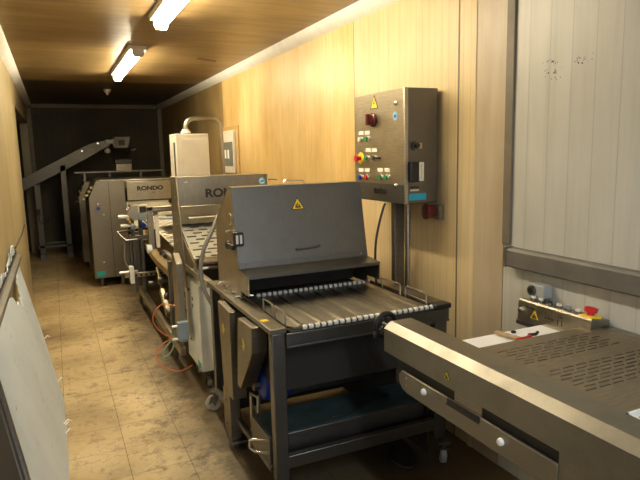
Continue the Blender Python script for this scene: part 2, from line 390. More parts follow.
MB().lathe((XR-.085, 2.625, 1.266), (XR-.098, 2.627, 1.267), [(0, .044), (.7, .044), (1, .036)], 24).build('lid', 'dark_red', t)
t = thing('junction_box', 'small grey electrical box with a round socket on white wall above switch panel', 'junction box', (XR, 1.88, .96))
MB().box(XR-.055, XR, 1.80, 1.89, .945, 1.005).build('box_body', 'box_grey', t, .006)
MB().cyl((XR-.055, 1.865, .975), (XR-.066, 1.865, .975), .023, .021).build('socket_ring', 'steel_dark', t)
MB().cyl((XR-.0665, 1.865, .975), (XR-.068, 1.865, .975), .013).build('socket_hole', 'black', t)
MB().cyl((XR-.03, 1.89, .97), (XR-.03, 1.91, .97), .012).build('cable_gland', 'steel_dark', t)
t = thing('bumper_rail', 'long grey-brown bumper rail fixed across the white wall at right', 'rail', (XR, 1.0, 1.085))
MB().prism([(XR, 1.053), (XR-.045, 1.053), (XR-.05, 1.060), (XR-.05, 1.130), (XR-.040, 1.141), (XR, 1.141)], 'Y', -1.2, 2.04).build('rail_profile', 'rail', t)
MB().box(XR-.052, XR, 2.04, 2.052, 1.051, 1.143).build('end_plate', 'trim_dark', t)
t = thing('bumper_rail', 'dark bumper rail on the left wall above the torn white board', 'rail', (XL, 3, .87))
MB().prism([(XL, .835), (XL+.045, .835), (XL+.05, .845), (XL+.05, .875), (XL+.03, .89), (XL, .89)], 'Y', .6, 4.95).build('rail_profile', 'rail', t)
MB().box(XL, XL+.018, .6, 4.97, .892, .912).build('cover_strip', 'black', t)
tag(MB().tube([(XL+.008, 6.75, .925), (XL+.010, 6.0, .90), (XL+.016, 4.95, .93)], .006, 6).build('dark_stick', 'trim_dark'), 'thin dark stick slanting along the left wall above the rail end', 'stick')
# crumpled white sheeting behind the left rail
cr = MB(); ys = [3.0+.09*k for k in range(22)]
prof = [(y, .918+random.uniform(.0, .075)*(1 if k < 20 else .3)) for k, y in enumerate(ys)]
for k in range(21):
    x0 = XL+.004+random.uniform(0, .012); x1 = XL+.004+random.uniform(0, .012)
    cr.add([(x0, prof[k][0], .916), (x1, prof[k+1][0], .916), (x1, prof[k+1][0], prof[k+1][1]), (x0, prof[k][0], prof[k][1]),
            (x0+.004, prof[k][0], .916), (x1+.004, prof[k+1][0], .916), (x1+.006, prof[k+1][0], prof[k+1][1]-.01), (x0+.006, prof[k][0], prof[k][1]-.01)],
           [(0,1,2,3), (7,6,5,4), (3,2,6,7), (0,4,5,1), (0,3,7,4), (1,5,6,2)])
tag(cr.build('torn_sheet', 'board'), 'ragged scraps of white sheet sticking up behind the left rail', 'scrap')

# ------------------------------------------------------------ leaning boards on the left
def lean(z, a=-.055, b=-.311): return a+b*z
bp = [(1.3, .0), (3.62, .0), (4.02, .03), (4.2, .16), (4.53, .41), (4.76, .62), (4.95, .80), (4.86, .812), (4.74, .79), (4.66, .80), (4.56, .74), (4.50, .76), (4.44, .70),
      (4.40, .72), (4.34, .66), (4.26, .69), (4.2, .63), (4.12, .66), (4.08, .70), (4.0, .69), (3.94, .76), (3.8, .78), (3.5, .80), (3.2, .79), (1.3, .80)]
t = thing('leaning_board', 'large white board with torn top edge leaning on the left wall', 'board', (-.055, 3.0, 0))
N = len(bp); MB().add([(lean(z), y, z) for y, z in bp] + [(lean(z)-.014, y, z) for y, z in bp],
    [list(range(N)), list(range(2*N-1, N-1, -1))] + [(i, (i+1)%N, N+(i+1)%N, N+i) for i in range(N)]).build('panel', 'board', t)
ch = MB()
for i in range(44):
    tt = random.random(); z = .02+.74*tt; y = (3.72+1.2*tt) if i % 2 else random.uniform(2.6, 3.6+tt)
    s_ = random.uniform(.006, .020); x = lean(z)+.0006
    ch.add([(x, y-s_, z), (x, y+s_*.3, z-s_*1.5), (x, y+s_, z), (x, y-s_*.2, z+s_*1.9)], [(0,1,2,3)])
ch.build('paint_chips', 'trim_dark', t)['kind'] = 'stuff'
for y, z in ((3.60, .02), (3.55, .05), (3.46, .03), (4.1, .12), (4.4, .34)):
    MB().tube([(lean(z)+.002, y, z), (lean(z)+.025, y+.02, z+.015), (lean(z)+.035, y+.05, max(z-.005, .006))], .004, 6).build('torn_flap', 'white', t)
t = thing('steel_sheet', 'dark steel panel with grey edge leaning in front of white board, bottom left corner', 'panel', (-.03, 1.5, 0))
def lean2(z): return -.028-.27*z
dp = [(.9, 0), (1.71, 0), (2.30, .81), (.9, .81)]; N = 4
MB().add([(lean2(z), y, z) for y, z in dp]+[(lean2(z)-.012, y, z) for y, z in dp], [list(range(N)), list(range(2*N-1, N-1, -1))] + [(i, (i+1)%N, N+(i+1)%N, N+i) for i in range(N)]).build('panel', 'rubber', t)
e = [(1.71, .0), (2.30, .81), (2.255, .81), (1.665, .0)]
MB().add([(lean2(z)+.008, y, z) for y, z in e]+[(lean2(z), y, z) for y, z in e], [(0,1,2,3), (7,6,5,4), (0,4,5,1), (1,5,6,2), (2,6,7,3), (3,7,4,0)]).build('edge_strip', 'steel_dark', t)
e = [(1.60, .0), (2.19, .81), (2.175, .81), (1.585, .0)]
MB().add([(lean2(z)+.004, y, z) for y, z in e]+[(lean2(z), y, z) for y, z in e], [(0,1,2,3), (7,6,5,4), (0,4,5,1), (1,5,6,2), (2,6,7,3), (3,7,4,0)]).build('seam', 'steel_dark', t)

# ------------------------------------------------------------ machine with hood and roller bed
X0, X1, Y0, Y1 = .78, 1.73, 2.27, 3.38
t = oven = thing('hooded_conveyor', 'stainless conveyor with sloping grey hood and open roller bed, centre of photo', 'machine', (1.25, 2.8, 0))
for x0, x1, y0, y1 in ((.800, .862, Y0, Y0+.05), (1.66, 1.73, Y0, Y0+.05), (.802, .85, Y1-.05, Y1), (1.68, 1.73, Y1-.05, Y1)):
    MB().box(x0, x1, y0, y1, .130, .824).build('leg', 'steel_h', t, .004)
for x0, x1 in ((.790, .868), (1.655, 1.735)):
    MB().box(x0, x1, Y0-.004, Y1, .824, .847).build('side_rail', 'steel_column', t, .003)
f = MB().box(.86, 1.66, Y0, Y0+.035, .183, .243).box(.79, .82, 2.33, 3.33, .160, .185).box(1.69, 1.72, 2.33, 3.33, .185, .243).box(.83, 1.68, 3.34, 3.375, .183, .243)
f.build('lower_crossbar', 'steel_h', t, .003)
for x, y, a in ((1.70, 2.25, -25), (.84, 2.30, 20), (.815, 3.42, 60), (1.70, 3.35, 10)): caster(t, x, y, .130, .048, a)
f = MB().box(.862, 1.73, Y0-.016, Y0-.004, .765, .822).box(.862, 1.73, Y0-.022, Y0-.004, .758, .766)
f.build('front_plate', 'steel_h', t, .001)
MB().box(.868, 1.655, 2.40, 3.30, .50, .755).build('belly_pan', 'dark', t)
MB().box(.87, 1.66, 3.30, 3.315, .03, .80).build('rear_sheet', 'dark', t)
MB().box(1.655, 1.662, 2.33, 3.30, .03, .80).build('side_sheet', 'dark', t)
MB().box(.87, 1.60, 2.70, 2.712, .335, .45).build('inner_crossplate', 'steel_dark', t, .002)
# roller bed
MB().box(.895, 1.635, 2.285, 3.25, .815, .832).build('bed_plate', 'steel_dull', t)
rb = MB()
for k in range(7):
    x = .955+k*.105
    rb.prism([(x-.016, .832), (x-.004, .8385), (x+.004, .8385), (x+.016, .832)], 'Y', 2.31, 3.2)
rb.build('bed_ribs', 'steel_warm', t)
ln = MB()
for k in range(8):
    for d in (.035, .05): ln.box(.90+k*.105-.001+d-.03, .90+k*.105+.001+d-.03, 2.30, 3.2, .832, .8328)
ln.build('bed_lines', 'steel_dark', t)
for yy, z in ((2.272, .836), (2.905, .842)):
    MB().cyl((.90, yy, z), (1.645, yy, z), .0065, n=10).build('roller_shaft', 'steel_dark', t)
    for k in range(23):
        x = .945+k*.0310
        MB().lathe((x, yy, z), (x+.021, yy, z), [(0, .0085), (.15, .0115), (.85, .0115), (1, .0085)], 14).build('roller_disc', 'white' if yy < 2.5 else 'trim', t)
# loops guarding the bed
def hoop(y0, y1, x, z0, z1, r=.0045):
    return MB().tube([(x, y0, z0), (x, y0, z1-.01), (x, y0-.01, z1), (x, y1+.01, z1), (x, y1, z1-.01), (x, y1, z0)], r, 8)
for a, b_ in ((2.61, 2.48), (2.45, 2.32)): hoop(a, b_, .882, .832, .902).build('guard_loop', 'steel', t)
for a, b_ in ((2.76, 2.57), (2.52, 2.33)): hoop(a, b_, 1.648, .832, .890).build('guard_loop', 'steel', t)
MB().tube([(.875, 2.92, .855), (.885, 2.90, .856), (.92, 2.89, .850), (.94, 2.903, .846)], .007, 8).build('shaft_end', 'chrome', t)
MB().tube([(.885, 2.30, .845), (.91, 2.275, .835), (.945, 2.272, .836)], .006, 8).build('shaft_end', 'chrome', t)
MB().box(1.64, 1.73, 2.235, 2.30, .828, .852).build('corner_cap', 'black', t, .003)
MB().box(.80, .835, 2.40, 2.435, .847, .849).build('yellow_sticker', 'yellow', t)
for y in (2.86, 3.02, 3.2): MB().cyl((.80, y, .862), (.84, y, .862), .007, n=10).build('bolt', 'chrome', t)
# hood
hx0, hx1 = .84, 1.605
side = [(2.941, 1.423), (2.998, 1.426), (3.29, 1.22), (3.29, .85), (2.85, .85), (2.86, 1.005)]
for x in (hx0, hx1-.004): MB().prism(side, 'X', x, x+.004).build('hood_side', 'steel_warm', t)
MB().slab([(hx0-.003, 2.939, 1.425), (hx1+.002, 2.939, 1.425), (hx1+.002, 2.857, 1.005), (hx0-.003, 2.857, 1.005)], -.004).build('hood_front', 'steel_h', t)
MB().slab([(hx0, 2.939, 1.426), (hx0, 3.0, 1.429), (hx1, 3.0, 1.429), (hx1, 2.939, 1.426)], -.004).build('hood_top', 'steel_h', t)
MB().slab([(hx0, 3.0, 1.427), (hx0, 3.292, 1.221), (hx1, 3.292, 1.221), (hx1, 3.0, 1.427)], -.004).build('hood_back', 'steel_h', t)
MB().box(hx0, hx1, 3.287, 3.292, .85, 1.222).build('hood_rear_plate', 'steel_h', t)
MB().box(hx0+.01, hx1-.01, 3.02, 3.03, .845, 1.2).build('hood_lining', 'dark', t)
cn = MB().slab([(hx0, 2.712, .995), (hx1, 2.712, .995), (hx1, 2.866, 1.010), (hx0, 2.866, 1.010)], -.004)
cn.box(hx0, hx1, 2.708, 2.713, .978, .995)
cn.build('canopy', 'steel_h', t)
for x in (hx0, hx1-.005): MB().prism([(2.71, .993), (2.87, 1.008), (2.87, .893), (2.71, .893)], 'X', x, x+.005).build('canopy_cheek', 'steel_warm', t)
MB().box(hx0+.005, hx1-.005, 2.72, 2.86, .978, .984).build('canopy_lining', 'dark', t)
# front strip and screws
MB().slab([(hx0, 2.858, 1.040), (hx1, 2.858, 1.040), (hx1, 2.853, 1.006), (hx0, 2.853, 1.006)], -.003).build('hood_hem', 'steel_dark', t)
for x in (.88, 1.22, 1.56): MB().cyl((x, 2.856, 1.028), (x, 2.844, 1.027), .006, n=10).build('screw', 'chrome', t)
sl = Vector((0, -.082, -.42)).normalized()
up = -sl
def hf(x, z): return (x, 2.857+(z-1.005)*.1952-.0045, z)   # on the sloping front
warn_sign(t, hf(1.205, 1.318), (1, 0, 0), up, .078, 'hand')
h = MB().tube([hf(1.17, 1.083), (1.17, hf(0, 1.083)[1]-.022, 1.083), (1.305, hf(0, 1.09)[1]-.022, 1.090), hf(1.305, 1.090)], .005, 8, smooth=0)
h.build('hood_handle', 'steel_dark', t)
# latch at the left front edge
lt = MB().box(.822, .872, 2.852, 2.893, 1.128, 1.202).build('latch', 'black', t, .006)
for x in (.834, .855): MB().box(x-.006, x+.006, 2.848, 2.853, 1.142, 1.188).build('latch_key', 'white', lt)
MB().lathe((.815, 3.01, 1.118), (.838, 3.01, 1.118), [(0, .016), (.3, .024), (1, .024)]).build('knob', 'black', t)
MB().obox((.826, 2.96, 1.118), (.010, .065, .014), Matrix.Identity(3)).build('lock_handle', 'black', t, .006)
MB().torus((.838, 2.985, 1.26), (1, 0, 0), .030, .0022, 20, 6, 0, 4.2).build('lock_ring', 'chrome', t)
for y, z in ((2.98, 1.195), (3.03, .885), (2.90, .885), (3.2, .87)): MB().cyl((hx0, y, z), (hx0-.028, y, z), .0075, n=10).build('bolt', 'chrome', t)
MB().tube([(1.16, 3.0, 1.428), (1.16, 3.0, 1.447), (1.168, 3.0, 1.453), (1.275, 3.0, 1.449), (1.283, 3.0, 1.443), (1.283, 3.0, 1.426)], .004, 8).build('lifting_handle', 'chrome', t)
# tapered drive housings under the left rail
MB().prism([(2.425, .818), (2.645, .812), (2.70, .446), (2.645, .446), (2.44, .692)], 'X', .757, .835).build('drive_housing', 'steel_column', t, .004)
MB().prism([(2.80, .800), (3.02, .812), (3.02, .79), (2.975, .34), (2.88, .32), (2.80, .32)], 'X', .757, .835).build('drive_housing', 'steel_column', t, .004)
for y, z in ((2.56, .70), (2.92, .68)):
    MB().torus((.756, y, z), (1, 0, 0), .016, .0025, 16, 6, 0, 5).build('yellow_mark', 'yellow', t)
    MB().box(.754, .7575, y-.003, y+.003, z-.03, z+.03).build('yellow_mark', 'yellow', t)
p = MB().box(.758, .815, 2.87, 3.00, .06, .330).build('support_post', 'steel_column', t, .003)
MB().box(.755, .88, 2.84, 2.98, .045, .06).cyl((.80, 2.91, .0), (.80, 2.91, .045), .02).build('foot_plate', 'steel_dark', p, .002)
for z in (.28, .14): MB().cyl((.758, 2.93, z), (.749, 2.93, z), .007, n=10).build('bolt', 'chrome', p)
MB().tube([(.845, 2.76, .10), (.845, 2.76, .36), (.845, 2.64, .385), (.845, 2.64, .30)], .010, 8).build('bracket', 'steel', t)
bm_ = MB().lathe((.85, 2.64, .455), (1.02, 2.64, .455), [(0, .05), (.08, .08), (.25, .09), (.8, .09), (.95, .07), (1, .03)], 26)
bm_.build('motor', 'blue', t)
MB().cyl((.82, 2.64, .455), (.85, 2.64, .455), .03).build('motor_shaft', 'steel_dark', t)
# drip tray drawer
tr = MB().box(.792, 1.645, 2.338, 2.60, .15, .318).build('drip_tray', 'steel_dark', t, .003)
MB().box(.80, 1.64, 2.345, 2.595, .318, .323).build('tray_liner', 'tray', tr)
MB().tube([(.795, 2.37, .290), (.745, 2.41, .290), (.728, 2.43, .280), (.728, 2.43, .240), (.745, 2.41, .228), (.795, 2.37, .228)], .007, 10).build('tray_handle', 'chrome', tr)
t2 = MB().tube([(1.12, 2.37, .331), (1.195, 2.363, .331), (1.254, 2.369, .334), (1.31, 2.41, .34), (1.40, 2.44, .345), (1.50, 2.47, .335)], .006, 8, smooth=2).build('black_cable', 'black')
tag(t2, 'loose black cable lying across the dark drip tray', 'cable')
tag(MB().tube([(1.55, 2.5, .012), (1.45, 2.36, .012), (1.52, 2.25, .012), (1.60, 2.35, .012), (1.64, 2.5, .012), (1.60, 2.7, .012)], .009, 8, smooth=2).build('black_hose', 'rubber'),
    'black hose lying on the dirty floor beside the front right caster', 'hose')

# ------------------------------------------------------------ control cabinet
t = thing('control_cabinet', 'tall steel control cabinet on a pole beside the cream wall', 'control cabinet', (1.80, 2.88, 0))
cx0, cx1, cy0, cy1, cz0, cz1 = 1.704, 1.915, 2.61, 3.16, 1.315, 1.93
MB().box(cx0+.012, cx1, cy0, cy1, cz0, cz1).build('housing', 'steel_h', t, .004)
d = MB().box(cx0-.002, cx0+.012, cy0+.008, cy1, cz0, cz1).build('door', 'steel_warm', t, .003)
MB().box(cx0-.004, cx0+.018, cy0-.006, cy0+.006, cz0, cz1).build('door_edge', 'steel', t, .002)
d = t
U, V = (0, -1, 0), (0, 0, 1)
fx = cx0-.002
warn_sign(d, (fx, 2.923, 1.868), U, V, .088, 'bolt')
sw = MB().lathe((fx, 2.935, 1.782), (fx-.030, 2.935, 1.782), [(0, .040), (.4, .040), (.6, .030), (1, .030)], 24).build('main_switch', 'dark_red', d)
MB().box(fx-.050, fx-.028, 2.925, 2.945, 1.750, 1.814).build('switch_grip', 'dark_red', sw, .003)
for y, z in ((3.081, 1.712), (3.008, 1.711), (2.998, 1.61), (2.928, 1.609), (3.087, 1.491), (3.013, 1.492), (2.862, 1.495), (2.786, 1.496)):
    decal(d, (fx, y, z), U, V, rect(.056, .022)).build('label_plate', 'label', d)
for y, z, c, r in ((3.085, 1.675, 'label', .013), (3.005, 1.674, 'green', .014), (3.012, 1.562, 'green', .014), (2.925, 1.562, 'steel_dark', .013),
                   (3.088, 1.448, 'blue', .014), (3.014, 1.45, 'red', .015), (2.851, 1.454, 'green', .013), (2.786, 1.456, 'green', .014)):
    bz = MB().lathe((fx, y, z), (fx-.008, y, z), [(0, r+.004), (1, r+.002)], 16).build('button_bezel', 'chrome', d)
    MB().cyl((fx-.008, y, z), (fx-.018, y, z), r, n=16).build('push_button', c, bz)
MB().box(fx-.012, fx, 2.86, 2.90, 1.557, 1.567).build('rotary_switch', 'black', d)
e = MB().lathe((fx, 3.085, 1.563), (fx-.006, 3.085, 1.563), [(0, .034), (1, .034)], 24).build('yellow_disc', 'yellow', d)
MB().lathe((fx-.006, 3.085, 1.563), (fx-.045, 3.085, 1.563), [(0, .012), (.5, .012), (.55, .021), (.9, .023), (1, .016)], 20).build('stop_button', 'red', e)
for y, z in ((2.689, 1.855), (2.692, 1.411)):
    MB().lathe((fx, y, z), (fx-.010, y, z), [(0, .014), (.6, .013), (1, .006)], 14).build('door_lock', 'chrome', d)
st = MB().cyl((fx, 2.70, 1.787), (fx-.0015, 2.70, 1.787), .024, n=24).build('round_sticker', 'light_blue', d)
decal(d, (fx-.0015, 2.70, 1.787), U, V, [(-.014, -.004), (.002, -.010), (.014, .004), (-.002, .010)], .001).build('sticker_mark', 'blue', st)
pl = lab(MB().box(fx-.003, fx, 2.62, 3.158, 1.317, 1.418).build('hood_reflection_strip', 'steel_dark', d), 'dark strip painted as a reflection of the hood, with black lettering')  # dark strip paints the hood's mirrored image onto the door face
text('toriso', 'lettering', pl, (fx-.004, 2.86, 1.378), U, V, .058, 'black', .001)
# right side (facing the camera)
fy = cy0
U2, V2 = (1, 0, 0), (0, 0, 1)
for x, z in ((1.752, 1.835), (1.868, 1.835), (1.752, 1.76), (1.868, 1.76)): MB().cyl((x, fy, z), (x, fy-.004, z), .006, n=10).build('rivet', 'steel_dark', t)
k = MB().lathe((1.765, fy, 1.625), (1.765, fy-.014, 1.625), [(0, .024), (1, .022)]).build('cable_gland', 'steel_dark', t)
MB().cyl((1.765, fy-.014, 1.625), (1.765, fy-.034, 1.628), .013).build('gland_nut', 'black', k)
MB().box(1.78, 1.80, fy-.022, fy, 1.610, 1.640).build('gland_tab', 'steel', k, .002)
k = MB().box(1.725, 1.782, fy-.034, fy, 1.432, 1.542).build('plug_housing', 'black', t, .004)
MB().box(1.772, 1.800, fy-.040, fy, 1.438, 1.538).build('plug_insert', 'grey_box', k, .003)
MB().box(1.777, 1.783, fy-.044, fy-.038, 1.45, 1.53).build('plug_strip', 'yellow', k)
MB().box(1.800, 1.812, fy-.020, fy, 1.46, 1.50).build('plug_lever', 'black', k, .002)
for z in (1.404, 1.388): decal(t, (1.765, fy, z), U2, V2, rect(.055, .009)).build('rating_label', 'ink' if z > 1.39 else 'label', t)
bl = decal(t, (1.785, fy, 1.352), U2, V2, rect(.112, .036)).build('name_label', 'cyan', t)
# pole and stand
MB().box(1.784, 1.850, 2.84, 2.88, 0.0, 1.315).build('pole', 'steel_dark', t, .003)
MB().box(1.75, 1.90, 2.78, 2.95, 0, .012).build('foot', 'steel_dark', t)
MB().cyl((1.893, 2.87, .02), (1.893, 2.87, 1.315), .016, n=14).build('conduit', 'steel', t)
tag(MB().tube([(1.695, 2.80, 1.308), (1.685, 2.80, 1.29), (1.655, 2.80, 1.20), (1.632, 2.80, 1.10), (1.625, 2.80, .98), (1.632, 2.80, .848)], .007, 8, smooth=2).build('control_cable', 'black'),
    'black cable hanging from the control cabinet down behind the hood', 'cable')

# ------------------------------------------------------------ foreground table conveyor
TZ = .902
t = thing('cover_table', 'long steel covered conveyor with slotted top in the right foreground', 'machine', (1.55, 1.0, 0))
yE = 1.98; yN = -.35
bx = [(1.189, .876), (1.223, .902), (1.322, .901), (1.322, .885), (1.230, .78), (1.189, .778)]
MB().prism(bx, 'Y', 1.06, yE).build('long_cover', 'steel_cover', t)
MB().prism([(1.189, .876), (1.223, .902), (1.322, .901), (1.322, .70), (1.189, .30)], 'Y', yN, 1.06).build('side_body', 'steel_cover', t)
# slotted top plate with real slots
top = MB(); z0, z1, xa_, xb_ = TZ-.006, TZ-.001, 1.318, 1.885
def slots(xa, xb, ya, yb, rows, yend):        # strips of plate that leave real slots open, up to yend
    step = (yb-ya)/(rows-1); y = ya
    for i in range(rows):
        y = ya+step*i; x = xa+(.022 if i % 2 else 0); xs = xa_
        while x+.045 < xb:
            top.box(xs, x, y-.0035, y+.0035, z0, z1); xs = x+.045; x += .058
        top.box(xs, xb_, y-.0035, y+.0035, z0, z1)
        top.box(xa_, xb_, y+.0035, (y+step-.0035) if i < rows-1 else yend, z0, z1)
top.box(xa_, xb_, yN, .80, z0, z1); top.box(1.50, xb_, .80, .965, z0, z1); top.box(xa_, xb_, .965, 1.115-.0035, z0, z1)
slots(1.345, 1.82, 1.115, 1.270, 8, 1.355-.0035)
slots(1.345, 1.80, 1.355, 1.480, 7, 1.548)
top.build('top_plate', 'steel_top', t)
MB().box(1.335, 1.62, .98, 1.50, .891, .8955).build('under_sheet', 'white', t)
MB().box(1.335, 1.87, yN+.02, 1.50, .862, .872).build('conveyor_belt', 'rubber', t)
MB().box(1.33, 1.50, .79, .80, .86, .889).build('window_lip', 'white', t)
MB().box(1.318, 1.324, .80, .965, .885, .903).box(1.318, 1.50, .957, .965, .885, .903).build('window_frame', 'trim', t)
MB().box(1.335, 1.49, .80, .955, .879, .884).build('window_pad', 'grey_blue', t)
MB().box(1.885, 1.932, yN, 1.50, .50, TZ).build('wall_side_body', 'steel_cover', t)
# body below the white sheet end
MB().box(1.322, 1.80, 1.548, 1.556, .70, TZ-.01).build('end_plate', 'steel', t)
MB().box(1.30, 1.88, 1.56, 1.72, .84, .868).build('transfer_plate', 'steel', t)
ws = MB().slab([(1.362, 1.695, .870), (1.358, 1.562, .870), (1.768, 1.562, .870), (1.764, 1.695, .870)], .010).build('cutting_board', 'board_white', None, .002)
tag(ws, 'white cutting board lying at the far end of the slotted table', 'board')
# lower side rail with knobs and slot handle
sp = [(1.05, .738), (1.02, .738), (1.02, .64), (1.23, .655), (1.80, .655), (1.84, .668), (1.86, .690), (1.862, .725), (1.84, .748), (1.05, .748+.02)]
sp = [(1.06, .66), (1.80, .66), (1.835, .668), (1.855, .692), (1.857, .722), (1.838, .742), (1.06, .742)]
r_ = MB().prism(sp, 'X', 1.183, 1.193).build('lower_rail', 'steel_cover', t, .002)
for y, z in ((1.682, .713), (1.276, .707)):
    kb = MB().lathe((1.183, y, z), (1.172, y, z), [(0, .0125), (.5, .0125), (.6, .012), (1, .010)], 18).build('knob', 'white', r_)
    MB().cyl((1.172, y, z), (1.170, y, z), .006, n=12).build('knob_cap', 'grey_box', kb)
for z in (.725, .695): MB().cyl((1.183, 1.80, z), (1.179, 1.80, z), .006, n=10).build('screw', 'chrome', r_)
MB().box(1.181, 1.184, 1.375, 1.545, .726, .744).box(1.1765, 1.1795, 1.375, 1.545, .722, .727).build('slot_handle', 'dark', r_)
MB().box(1.20, 1.30, 1.06, 1.90, .668, .775).build('inner_box', 'dark', t)
MB().box(1.194, 1.20, 1.38, 1.52, .742, .775).build('inner_cover', 'steel_dull', t)
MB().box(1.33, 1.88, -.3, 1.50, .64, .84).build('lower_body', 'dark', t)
warn_sign(t, (1.1885, 1.555, .817), (0, -1, 0), (0, 0, 1), .036, 'hand')
for y in (-.2, .85):
    for x in (1.40, 1.85): MB().box(x-.02, x+.02, y-.02, y+.02, 0, .65).build('leg', 'steel', t)
hw = MB().torus((1.232, 2.035, .868), (0, 1, 0), .050, .011, 30, 10).build('hand_wheel', 'black', t)
MB().cyl((1.232, 1.98, .868), (1.232, 2.05, .868), .012, n=14).build('wheel_hub', 'steel_dark', hw)
for a in (90, 210, 330):
    a = math.radians(a); MB().tube([(1.232, 2.035, .868), (1.232+.05*math.cos(a), 2.035, .868+.05*math.sin(a))], .006, 8).build('spoke', 'black', hw)
MB().tube([(1.180, 2.03, .845), (1.150, 1.99, .842)], .008, 10).build('wheel_grip', 'black', hw)

# switch panel box against the wall
tt_ = t
t_sp = MB().prism([(1.820, .838), (1.826, .936), (1.834, .944), (1.932, .926), (1.932, .838)], 'Y', 1.505, 1.885).build('switch_panel', 'steel_shield', t, .002)
t = lab(t_sp, 'low steel switch box with warning triangle and buttons')
MB().box(1.816, 1.822, 1.70, 1.886, .830, .846).build('base_shadow_gap', 'dark', t)
U3, V3 = (0, -1, 0), (.06, 0, 1)
def pf(y, z): return (1.8198+(z-.838)*.061, y, z)
warn_sign(t, pf(1.785, .886), U3, V3, .056, 'hand', flat=True)
MB().lathe(pf(1.862, .895), (1.808, 1.862, .896), [(0, .011), (1, .009)], 12).build('lock', 'chrome', t)
for y, z, s_ in ((1.83, .915, 'ON'), (1.80, .915, 'OFF'), (1.735, .915, '<  >'), (1.65, .913, 'I  0')):
    text(s_, 'lettering', t, pf(y, z), U3, V3, .014, 'ink')
for y in (1.725, 1.708, 1.69): decal(t, pf(y, .894), U3, V3, rect(.008, .006)).build('pictogram', 'ink', t)
for y in (1.66, 1.64): decal(t, pf(y, .890), U3, V3, rect(.003, .024)).build('pictogram', 'ink', t)
def pt(x, y): return Vector((x, y, .944-(x-1.834)*.184))
nrm = Vector((.181, 0, .983))
for x, y, c in ((1.872, 1.845, 'white'), (1.870, 1.80, 'label'), (1.868, 1.75, 'black'), (1.868, 1.70, 'label'), (1.866, 1.65, 'grey_blue'), (1.864, 1.60, 'white')):
    p = pt(x, y); MB().lathe(p, p+nrm*.008, [(0, .015), (1, .014)], 16).build('button_bezel', 'steel_dark', t)
    MB().cyl(p+nrm*.008, p+nrm*.018, .011, .010, 14).build('push_button', c, t)
p = pt(1.862, 1.54); MB().box(p.x-.030, p.x+.030, p.y-.030, p.y+.030, p.z-.012, p.z+.008).build('yellow_plate', 'yellow', t, .003)
MB().lathe(p+nrm*.006, p+nrm*.040, [(0, .014), (.3, .014), (.4, .024), (.85, .026), (1, .018)], 22).build('stop_button', 'red', t)
t = tt_
# scraper tool
t = thing('dough_brush', 'small wooden-handled tool with red grip resting on the white cutting board', 'tool', (1.56, 1.61, .885))
MB().obox((1.530, 1.622, .892), (.010, .062, .005), Matrix.Rotation(.25, 3, 'Z')).build('handle', 'wood', t, .002)
MB().tube([(1.518, 1.566, .893), (1.56, 1.563, .893), (1.588, 1.575, .893)], .009, 10).build('grip', 'red', t)
MB().tube([(1.588, 1.575, .893), (1.60, 1.592, .893), (1.628, 1.585, .893), (1.652, 1.600, .893)], .006, 8).build('tip', 'black', t)
tag(MB().box(1.585, 1.600, 1.66, 1.672, .881, .889).build('loose_screw', 'black'), 'tiny black screw left on the white cutting board', 'screw')

# ------------------------------------------------------------ RONDO line, nearer module
def perforated(name, mat, parent, xa, xb, pa, pb, rows, holes, th=.004):
    # inclined plate with slot recesses modelled as raised dark openings' rims: plate strips leave real gaps
    pa = Vector(pa); pb = Vector(pb); d = pb-pa; mb = MB(); L = d.length; dn = d.normalized(); nn = Vector((1, 0, 0)).cross(dn).normalized()
    rh = L/rows
    for i in range(rows):
        a = pa+dn*(i*rh); m0 = a+dn*(rh*.30); m1 = a+dn*(rh*.70); e_ = a+dn*rh
        W = xb-xa; hw_ = W/holes; off = (hw_*.5 if i % 2 else 0)
        for p, q in ((a, m0), (m1, e_)):
            mb.slab([(xa, p.y, p.z), (xb, p.y, p.z), (xb, q.y, q.z), (xa, q.y, q.z)], th)
        xs = xa
        cuts = [(xa+off+k*hw_+hw_*.18, xa+off+k*hw_+hw_*.82) for k in range(holes) if xa+off+k*hw_+hw_*.82 < xb-.01]
        for c0, c1 in cuts + [(xb, xb)]:
            if c0 > xs: mb.slab([(xs, m0.y, m0.z), (c0, m0.y, m0.z), (c0, m1.y, m1.z), (xs, m1.y, m1.z)], th)
            xs = c1
    return mb.build(name, mat, parent)
t = thing('dough_line_module', 'stainless dough line module with lettered upright shield and slotted infeed', 'machine', (1.15, 4.6, 0))
MB().prism([(4.07, .66), (4.08, .84), (4.21, 1.445), (4.24, 1.452), (4.42, 1.448), (4.45, .90), (4.30, .66)], 'X', .795, .805).build('side_plate', 'steel_shield', t, .003)
MB().prism([(4.10, .70), (4.21, 1.445), (4.42, 1.448), (4.42, .70)], 'X', 1.49, 1.50).build('side_plate', 'steel_warm', t, .003)
for z in (1.40, 1.30, 1.2, 1.1, .98): MB().cyl((.795, 4.28, z), (.790, 4.28, z), .008, n=10).build('screw', 'chrome', t)
sh = MB().box(.805, 1.49, 4.206, 4.212, 1.24, 1.447).slab([(.805, 4.206, 1.24), (1.49, 4.206, 1.24), (1.49, 4.27, 1.10), (.805, 4.27, 1.10)], -.006).build('shield', 'steel_shield', t, .002)
MB().box(.803, 1.492, 4.200, 4.42, 1.445, 1.451).build('top_cover', 'steel_shield', t, .002)
text('RONDO', 'lettering', sh, (1.185, 4.205, 1.322), (1, 0, 0), (0, 0, 1), .084, 'ink', .0036, 1.15)
st = MB().cyl((1.447, 4.206, 1.397), (1.447, 4.2040, 1.397), .025, n=24).build('round_sticker', 'light_blue', t)
decal(t, (1.447, 4.204, 1.397), (1, 0, 0), (0, 0, 1), [(-.014, -.006), (.010, -.002), (.014, .008), (-.004, .004)], .001).build('sticker_mark', 'blue', st)
